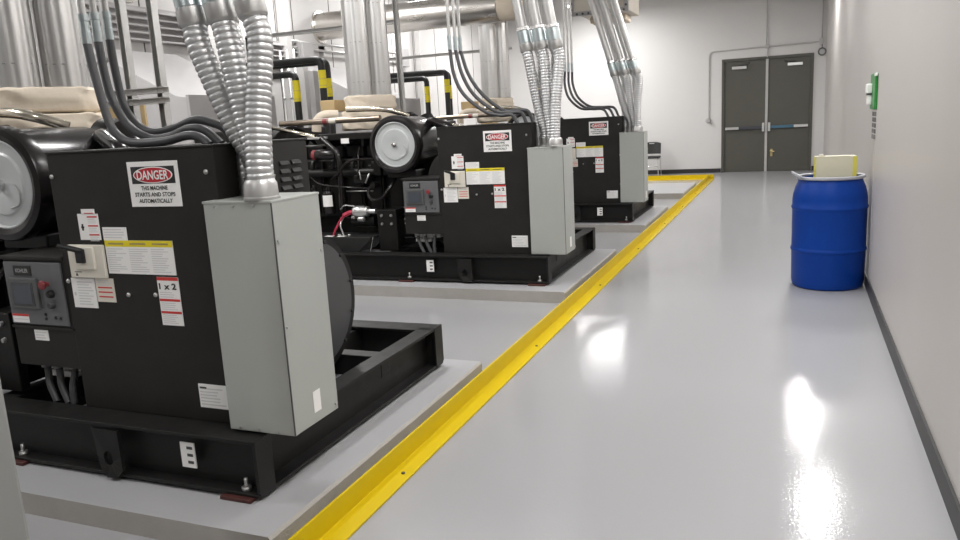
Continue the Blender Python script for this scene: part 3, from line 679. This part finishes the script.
# ------------------------------------------------------------------ exhaust stacks
def stack(x, y, r, z0, label, top=H-.01):
    root = thing('exhaust_stack', (x, y, z0), label, 'exhaust pipe', 'aluminium jacketed exhaust stacks')
    bm = B(); prism(bm, [(x+(r+.0022*math.cos(14*a))*math.cos(a), y+(r+.0022*math.cos(14*a))*math.sin(a)) for a in [2*PI*k/140 for k in range(140)]], 'z', z0, top)
    for f in bm.faces: f.smooth = len(f.verts) == 4
    j = obj('metal_jacket', bm, 'alu', root, root)
    zz = z0+.12
    while zz < top-.2:
        bm = B()
        for k in range(16):
            if k % 4 == 3: continue
            a = 2*PI*k/16+.1; c, sn = math.cos(a), math.sin(a)
            tube(bm, [(x+(r-.0028)*math.cos(a+d), y+(r-.0015)*math.sin(a+d), zz+.017) for d in (-.07, 0, .07)], .0045, 6)
        obj('seam_band', bm, 'louver', root, root)
        zz += .40
for g in range(3):
    stack(-4.200, 3.270+GY[g], .124, 1.843, f'left aluminium exhaust stack above the {WHO[g]} generator', H-.01 if g < 2 else 2.905)
    stack(-4.095, 3.512+GY[g], .124, 1.843, f'right aluminium exhaust stack above the {WHO[g]} generator', H-.01 if g < 2 else 2.94)

# ------------------------------------------------------------------ mufflers going through the left wall
def muffler(y, z, r, x1, label, wl):
    root = thing('exhaust_muffler', (XL, y, z-r), label, 'muffler', 'exhaust mufflers')
    bm = B(); tube(bm, [(XL-.02, y, z), (XL+.95, y, z), (XL+.99, y, z), (x1, y, z)], [r*.97, r*.97, r, r], 40); obj('muffler_body', bm, 'alu2', root, root)
    for xb in (XL+1.0, x1-.6): bm = B(); tube(bm, [(xb, y, z), (xb+.04, y, z)], r+.005, 40, caps=False); obj('jacket_band', bm, 'alu', root, root)
    bm = B()
    lathe(bm, [(r-.01, 0), (r+.035, 0), (r+.035, .02), (r-.01, .02)], (XL+.001, y, z), 'x', 40); obj('wall_flange', bm, 'alu2', root, root)
    bm = B(); tube(bm, [(x1-.01, y, z), (x1+.02, y, z), (x1+.26, y, z), (x1+.30, y, z)], [r*.9, r*.98, r*.98, r*.8], 32); obj('insulation_wrap', bm, 'blanket', root, root)
muffler(10.9, 3.13, .215, -3.93, 'silver horizontal muffler with beige wrap end, high behind the middle generator\'s exhaust stacks', 0)
muffler(6.98, 3.30, .215, -4.75, 'silver muffler near the ceiling above the nearest generator', 0)

# ------------------------------------------------------------------ louvers, hoods, boxes at the left wall
def louver(y0, y1, z0, z1, label):
    bm = B(); box(bm, XL-.01, XL+.03, y0, y1, z0, z1)
    n = int((z1-z0)/.075)
    for k in range(n):
        z = z0+(z1-z0)*(k+.1)/n
        prism(bm, [(XL+.03, z), (XL+.10, z-.004), (XL+.105, z+.004), (XL+.03, z+.05)], 'y', y0+.02, y1-.02)
    for yy in (y0, y1-.03): box(bm, XL+.0, XL+.12, yy, yy+.03, z0-.02, z1+.02)
    tag(obj('wall_louver', bm, 'louver'), label, 'louver', 'louvers high on the left wall')
louver(5.6, 7.95, 2.62, 3.02, 'grey slatted louver high on left wall behind the nearest generator')
louver(9.0, 10.12, 2.42, 2.82, 'grey slatted louver on left wall behind the middle generator')
bm = B(); box(bm, XL-.005, XL+.16, 10.13, 10.42, 2.42, 2.83, .006)
tag(obj('wall_box', bm, 'hood'), 'grey metal box mounted on left wall beside the louver', 'electrical box')
for g, lab in ((0, 'grey radiator exhaust duct at left wall behind the nearest generator'), (1, 'grey radiator exhaust duct at left wall behind the middle generator'), (2, 'grey radiator exhaust duct at left wall behind the farthest generator')):
    y0, y1 = 2.28+GY[g], 3.62+GY[g]
    root = thing('radiator_duct', (-6.3, (y0+y1)/2, .35), lab, 'duct', 'radiator ducts')
    bm = B(); prism(bm, [(-5.58, .45), (XL+.02, .45), (XL+.02, 2.50), (XL+.10, 2.50), (-5.75, 1.93), (-5.58, 1.90)], 'y', y0, y1, bev=.004); obj('duct_body', bm, 'hood', root, root)
    bm = B(); box(bm, -5.60, -5.56, y0-.03, y1+.03, .42, 1.93, .003); obj('duct_flange', bm, 'louver', root, root)
    bm = B(); box(bm, -6.2, -6.1, y0+.1, y0+.2, PZ, .46); box(bm, -6.2, -6.1, y1-.2, y1-.1, PZ, .46); obj('duct_leg', bm, 'steel', root, root)

# black insulated pipes with yellow markers
def bpipe(y, xd, z, zl0, zl1, label, r=.045, xe=XL+.02):
    root = thing('insulated_pipe', (xd, y, 0), label, 'pipe', 'black pipes with yellow markers')
    bm = B(); tube(bm, bent([(xe, y, z), (xd, y, z), (xd, y, .002)], .09), r, 16); obj('pipe_insulation', bm, 'rubber', root, root)
    bm = B(); tube(bm, [(xd, y, zl0), (xd, y, zl1)], r+.003, 16, caps=False)
    tube(bm, [(xd, y, zl0+.03), (xd, y, zl0+.036)], r+.0036, 16, caps=False, mi=1); tube(bm, [(xd, y, (zl0+zl1)/2), (xd, y, (zl0+zl1)/2+.006)], r+.0036, 16, caps=False, mi=1)
    obj('pipe_marker', bm, ['label_y', 'brassk'], root, root, 'yellow pipe marker')
for g, w in ((1, 'middle'), (2, 'farthest')):
    yb = 4.57+GY[g]
    bpipe(yb-.02, -5.47, 2.385, 2.03, 2.25, f'front right black pipe with yellow marker behind the {w} generator')
    bpipe(yb+.20, -5.53, 2.375, 1.93, 2.16, f'rear right black pipe with yellow marker behind the {w} generator')
    bpipe(yb+.08, -5.94 if g == 1 else -5.90, 2.24 if g == 1 else 2.30, 1.89, 2.16, f'left lower black pipe with yellow marker behind the {w} generator')
# wall posts and thin conduits beyond the black pipes
bm = B(); box(bm, -6.98, -6.85, 9.74, 9.88, 0, H-.002, .006); tag(obj('wall_post', bm, 'wall_left'), 'white square post at left wall behind the black pipes', 'post')
bm = B(); box(bm, -6.24, -6.15, 9.3, 9.42, 0, 2.33, .006); tag(obj('wall_post', bm, 'hood'), 'grey post standing behind the black yellow-marked pipes', 'post')
bm = B(); box(bm, XL+.01, XL+.13, 14.25, 14.42, 0, H-.002, .006); tag(obj('wall_post', bm, 'wall_left'), 'white wall post behind the farthest generator pipes', 'post')
for k in range(3):
    bm = B(); tube(bm, [(-6.45+.11*k, 9.0, .002), (-6.45+.11*k, 9.0, 2.6)], .018, 10)
    for zz in (1.95,): tube(bm, [(-6.45+.11*k, 9.0, zz), (-6.45+.11*k, 9.0, zz+.03)], .024, 10)
    tag(obj('wall_conduit', bm, 'steel'), f'{cpos[k]} of three thin upright conduits left of the black pipes', 'conduit', 'thin upright conduits')
for k in range(2):
    bm = B(); tube(bm, [(XL+.08, 9.9, 2.84-.10*k), (XL+.08, 13.8, 2.86-.09*k)], .02, 10); box(bm, XL+.0, XL+.09, 10.8, 10.84, 2.72-.06*k, 2.88-.06*k)
    tag(obj('wall_conduit', bm, 'steel'), ('upper' if k == 0 else 'lower') + ' thin conduit running along the left wall behind exhaust stack', 'conduit', 'thin conduits along the left wall')

bm = B(); box(bm, -6.43, -6.30, 9.3, 9.42, 0, 2.5, .006); tag(obj('wall_post', bm, 'wall_left'), 'white post standing just left of the grey post behind the black pipes', 'post')
bm = B(); box(bm, XL+.004, XL+.14, 13.42, 13.72, 2.62, 2.96, .006); tag(obj('wall_box', bm, 'louver'), 'small grey box on left wall right of the exhaust stacks', 'electrical box')
# strut supports
def strut(bm, p0, p1, w=.042):
    a, b = Vector(p0), Vector(p1); d = b-a
    if abs(d.z) > abs(d.x): 
        box(bm, a.x-w/2, a.x+w/2, a.y, a.y+.006, min(a.z, b.z), max(a.z, b.z)); box(bm, a.x-w/2, a.x-w/2+.005, a.y-w, a.y, min(a.z, b.z), max(a.z, b.z)); box(bm, a.x+w/2-.005, a.x+w/2, a.y-w, a.y, min(a.z, b.z), max(a.z, b.z))
    else:
        box(bm, min(a.x, b.x), max(a.x, b.x), a.y, a.y+.006, a.z-w/2, a.z+w/2); box(bm, min(a.x, b.x), max(a.x, b.x), a.y-w, a.y, a.z-w/2, a.z-w/2+.005); box(bm, min(a.x, b.x), max(a.x, b.x), a.y-w, a.y, a.z+w/2-.005, a.z+w/2)
def frame(y, verts, hors, label, floor_z=0.0):
    x0 = verts[0][0]
    root = thing('strut_frame', (x0, y, 0), label, 'support frame', 'steel strut frames')
    for x, za, zb in verts:
        bm = B(); strut(bm, (x, y, za), (x, y, zb), .05); obj('strut_post', bm, 'steel', root, root)
    for xa, xb, z in hors:
        bm = B(); strut(bm, (xa, y-.048, z), (xb, y-.048, z), .042); obj('strut_rail', bm, 'steel', root, root)
frame(4.3, [(-4.08, 0, H-.003), (-4.36, 0, H-.003)], [(-4.9, -4.0, 1.845), (-4.9, -4.0, 1.775)], 'galvanised strut frame behind the nearest generator')
frame(8.04, [(-4.135, 0, H-.003)], [(-5.85, -4.16, 2.66)], 'galvanised strut frame beside the middle generator\'s exhaust stacks')
frame(11.895, [(-4.2, 0, H-.003)], [(-6.9, -4.1, 2.62)], 'galvanised strut frame beside the farthest generator\'s exhaust stacks')
bm = B(); tube(bm, bent([(-4.95, 4.45, 0.002), (-4.95, 4.45, 2.1), (-4.72, 4.45, 2.1), (-4.72, 4.45, H-.004)], .05), .016, 10)
tag(obj('riser_conduit', bm, 'steel'), 'thin offset steel conduit behind the nearest generator cables', 'conduit')
bm = B(); box(bm, -5.35, -4.74, 4.75, 4.77, 1.42, 1.83); box(bm, -5.35, -5.3, 4.75, 4.8, 0, 1.5); box(bm, -4.79, -4.74, 4.75, 4.8, 0, 1.5)
tag(obj('notice_board', bm, 'tan'), 'tan board standing behind the nearest generator cables', 'board')
bm = B(); box(bm, -5.0, -4.78, 12.6, 12.9, 1.45, 1.87, .008); box(bm, -4.93, -4.85, 12.7, 12.8, 0, 1.46)
tag(obj('insulated_box', bm, 'tan'), 'tan box behind the farthest generator between the black cables', 'box')
# cream flanged duct above the farthest generator
root = thing('supply_duct', (-2.45, 11.8, 2.98), 'cream bolted flange duct high above the farthest generator', 'duct')
bm = B(); box(bm, -2.95, -2.19, 11.3, 12.4, 2.98, H-.004, .01); obj('duct_body', bm, 'tray', root, root)
bm = B()
box(bm, -3.0, -2.14, 11.27, 11.3, 2.93, 2.99); box(bm, -3.0, -2.93, 11.27, 11.3, 2.99, H-.01); box(bm, -2.21, -2.14, 11.27, 11.3, 2.99, H-.01); box(bm, -2.60, -2.55, 11.275, 11.3, 2.99, H-.01); obj('duct_flange', bm, 'louver', root, root)
bm = B()
for k in range(10): cyl(bm, (-2.97+.085*k, 11.275, 2.955), (-2.97+.085*k, 11.255, 2.955), .016, seg=8)
for k in range(10):
    for x_ in (-2.965, -2.175): cyl(bm, (x_, 11.275, 3.02+.085*k), (x_, 11.255, 3.02+.085*k), .016, seg=8)
obj('flange_bolt', bm, 'dgrey', root, root)
bm = B(); box(bm, -2.85, -2.3, 11.9, 12.3, 2.88, 2.98, .02); obj('insulation_wrap', bm, 'blanket', root, root)

# ------------------------------------------------------------------ blue drum and carton
bx, by = .324, 6.93
BR = .292
root = thing('plastic_drum', (bx, by, 0), 'blue plastic drum standing against the right wall', 'drum')
prof = [(0, 0), (.26, 0), (.275, .012), (.283, .05), (.287, .28), (.289, .288), (.295, .297), (.295, .308), (.289, .318), (.287, .328), (.287, .612), (.289, .620), (.295, .630), (.295, .641), (.288, .652), (.287, .70), (.283, .735), (.268, .79), (.252, .825), (.244, .848), (.242, .862), (.236, .862), (.236, .84), (.239, .80), (.262, .74), (.275, .6), (.275, .05), (0, .04)]
prof = [(r_*.995, h_*1.055) for r_, h_ in prof]
bm = B(); lathe(bm, prof, (bx, by, 0), 'z', 64); obj('drum_body', bm, 'blue', root, root)
bm = B(); lathe(bm, [(.2415, .852), (.256, .850), (.261, .856), (.262, .870), (.256, .877), (.243, .876), (.236, .870), (.237, .862)], (bx, by, .050), 'z', 64); obj('lid_ring', bm, 'ring', root, root)
bm = B(); prism(bm, [(-.02, -.004), (-.085, .040), (-.082, .052), (-.005, .012)], 'y', -.10, .02, bev=.002)
bmesh.ops.translate(bm, verts=bm.verts, vec=(bx-.214, by-.10, .922)); obj('ring_lever', bm, 'ring', root, root)
root = thing('carton', (.355, 6.925, .046), 'cream carton with yellow edges standing inside the blue drum', 'carton')
cx0, cx1, cy0, cy1 = .200, .512, 6.87, 6.98
bm = B(); box(bm, cx0, cx1, cy0, cy1, .70, 1.080, .006); box(bm, cx0+.02, cx1-.02, cy0+.01, cy1-.01, .046, .70); obj('carton_body', bm, 'carton', root, root)
bm = B()
for a, b in ((cx0-.001, cx0+.010), (cx1-.030, cx1+.001)): box(bm, a, b, cy0-.0015, cy1+.0015, .70, 1.076)
obj('yellow_edge', bm, 'carton_y', root, root)
bm = B(); box(bm, cx0+.001, cx1-.05, cy0-.001, cy1+.001, 1.070, 1.0815); obj('carton_lid', bm, 'carton', root, root)
bm = B(); lathe(bm, [(.022, 0), (.022, .012), (.014, .018), (0, .018)], (cx0+.05, 6.92, 1.079), 'z', 16); obj('spout_cap', bm, 'tray', root, root)
for o in (root,): o.rotation_euler = (0, 0, math.radians(2))

# green station on the right wall
yg = 6.78; xw = xr(yg)
root = thing('wall_station', (xw, yg, 1.2), 'green panel with white box on the right wall above the blue drum', 'wall station')
bm = B(); box(bm, xw-.022, xw-.001, 6.66, 7.02, 1.44, 1.715, .008); obj('green_panel', bm, 'green', root, root)
bm = B(); box(bm, xw-.024, xw-.010, 6.62, 6.72, 1.690, 1.713, .003); obj('white_tab', bm, 'white', root, root)
bm = B(); box(bm, xw-.058, xw-.02, 6.88, 7.02, 1.565, 1.64, .008); box(bm, xw-.050, xw-.02, 6.88, 7.02, 1.475, 1.553, .008); box(bm, xw-.053, xw-.02, 6.87, 7.01, 1.552, 1.566, .002, 1); obj('white_dispenser', bm, ['white', 'dgrey'], root, root)
bm = B(); box(bm, xw-.006, xw-.001, 6.62, 6.98, 1.20, 1.435, mi=0)
for k in range(5):
    for j in range(4):
        z = 1.212+.044*k; yy = 6.64+.08*j; box(bm, xw-.0068, xw-.0055, yy, yy+.05+.025*random.random(), z, z+.034, mi=1)
obj('notice_plate', bm, ['wall_right', 'dgrey'], root, root)

# ------------------------------------------------------------------ stacking chair by the back wall
cx, cy = -3.07, 18.62
root = thing('stacking_chair', (cx, cy, 0), 'black padded stacking chair with chrome legs at the back wall', 'chair')
bm = B(); box(bm, cx-.22, cx+.22, cy-.22, cy+.20, .425, .475, .02); obj('seat', bm, 'rubber', root, root)
bm = B(); box(bm, cx-.20, cx+.20, cy-.215, cy+.19, .405, .428, .006); obj('seat_frame', bm, 'steel', root, root)
bm = B()
n = 8
for k in range(n):
    a0, a1 = -1+2*k/n, -1+2*(k+1)/n
    f0, f1 = .05*a0*a0, .05*a1*a1
    v = []
    for a, f in ((a0, f0), (a1, f1)):
        for zz, dy in ((.52, 0), (.80-.03*abs(a)**3, .05)): 
            for th in (0, .03): v.append(bm.verts.new((cx+.22*a, cy+.215+dy-f+th, zz)))
    for q in ((0, 2, 6, 4), (1, 5, 7, 3), (2, 3, 7, 6), (0, 4, 5, 1), (0, 1, 3, 2), (4, 6, 7, 5)): bm.faces.new([v[i] for i in q])
bmesh.ops.remove_doubles(bm, verts=bm.verts, dist=.0005)
obj('backrest', bm, 'rubber', root, root)
bm = B(); box(bm, cx-.06, cx+.06, cy+.24, cy+.262, .755, .775, .003); obj('hand_slot', bm, 'alum', root, root)
for s in (-1, 1):
    bm = B(); tube(bm, bent([(cx+s*.225, cy-.24, .012), (cx+s*.20, cy-.19, .41), (cx+s*.20, cy+.12, .41)], .04), .009, 8); cyl(bm, (cx+s*.225, cy-.24, 0), (cx+s*.225, cy-.24, .02), .014, seg=8); obj('leg', bm, 'steel', root, root)
    bm = B(); tube(bm, bent([(cx+s*.215, cy+.26, .012), (cx+s*.205, cy+.18, .43), (cx+s*.205, cy+.255, .74)], .05), .009, 8); cyl(bm, (cx+s*.215, cy+.26, 0), (cx+s*.215, cy+.26, .02), .014, seg=8); obj('leg', bm, 'steel', root, root)
bm = B(); tube(bm, [(cx-.215, cy-.215, .24), (cx+.215, cy-.215, .24)], .008, 8); obj('stretcher', bm, 'bright', root, root)

# foreground post
bm = B(); box(bm, -2.01, -1.815, 1.05, 1.24, 0, 1.9, .012)
box(bm, -2.05, -1.80, 1.02, 1.27, 0, .012)
tag(obj('steel_post', bm, 'post'), 'grey painted post cut off by the lower left picture corner', 'post')

# ------------------------------------------------------------------ ceiling lights, some added only for brightness
LZ = 3.95
def lamp(x, y, along='y', w=.30, l=1.25, e=1.0):
    root = thing('ceiling_light', (x, y, LZ), 'unseen white ceiling light with a glowing diffuser above the room', 'ceiling light', 'ceiling lights')
    dx, dy = (w/2, l/2) if along == 'y' else (l/2, w/2)
    bm = B(); box(bm, x-dx, x+dx, y-dy, y+dy, LZ+.012, LZ+.09, .006); obj('light_housing', bm, 'house', root, root)
    bm = B(); box(bm, x-dx+.015, x+dx-.015, y-dy+.015, y+dy-.015, LZ, LZ+.014); obj('light_diffuser', bm, 'diff', root, root)
    for sx_ in (-1, 1):
        bm = B(); xx, yy = (x, y+sx_*dy*.8) if along == 'y' else (x+sx_*dx*.8, y)
        tube(bm, [(xx, yy, LZ+.088), (xx, yy, H-.002)], .006, 6); obj('hanger_rod', bm, 'steel', root, root)
    ld = bpy.data.lights.new('lamp', 'AREA'); ld.shape = 'RECTANGLE'; ld.size = 2*dx-.03; ld.size_y = 2*dy-.03; ld.energy = 57*e; ld.color = (1, .99, .98)
    lo = bpy.data.objects.new('lamp', ld); COL.objects.link(lo); lo.parent = root; lo.location = (0, 0, -.004)
lamp(.45, 10.6, l=.95, e=1.0); lamp(.38, 14.2, l=.5, w=.3, e=1.5); lamp(-4.1, 17.6, along='x', l=1.3, e=1.35)
for x, y, e in ((-2.5, -1.3, .5), (.1, 1.4, .95), (.1, 4.6, .65), (.1, 7.2, .65), (-2.9, 4.7, .8), (-5.6, 1.2, 1.0), (-5.6, 5.0, 1.1), (-6.1, 9.0, 1.1), (-6.0, 12.8, 1.3), (-5.7, 16.0, 1.3)):  # unseen lights added for overall brightness; the first lifts the nearest generator's front
    lamp(x, y, e=e)

w = bpy.data.worlds.new('World'); scn.world = w; w.use_nodes = True
w.node_tree.nodes['Background'].inputs['Color'].default_value = (.8, .85, .9, 1); w.node_tree.nodes['Background'].inputs['Strength'].default_value = .05

# ------------------------------------------------------------------ camera
f_px, yaw, pitch, roll, hcam = 762.3208, .3889, .1923, -.0546, 1.2607*1.2
cyw, syw, cp, sp, cr, sr = math.cos(yaw), math.sin(yaw), math.cos(pitch), math.sin(pitch), math.cos(roll), math.sin(roll)
fw = Vector((-syw*cp, cyw*cp, -sp)); r0 = Vector((cyw, syw, 0)); u0 = r0.cross(fw)
r1 = r0*cr + u0*sr; u1 = u0*cr - r0*sr
cam = bpy.data.cameras.new('Camera'); co = bpy.data.objects.new('Camera', cam); COL.objects.link(co)
mw = Matrix.Identity(4)
for i in range(3): mw[i][0], mw[i][1], mw[i][2] = r1[i], u1[i], -fw[i]
mw[0][3], mw[1][3], mw[2][3] = 0, 0, hcam
co.matrix_world = mw
cam.sensor_fit = 'HORIZONTAL'; cam.sensor_width = 36; cam.lens = f_px/960*36; cam.clip_start = .02; cam.clip_end = 100
scn.camera = co
scn.view_settings.view_transform = 'Standard'; scn.view_settings.look = 'None'; scn.view_settings.gamma = 1; scn.view_settings.use_curve_mapping = False
scn.view_settings.exposure = 0.24
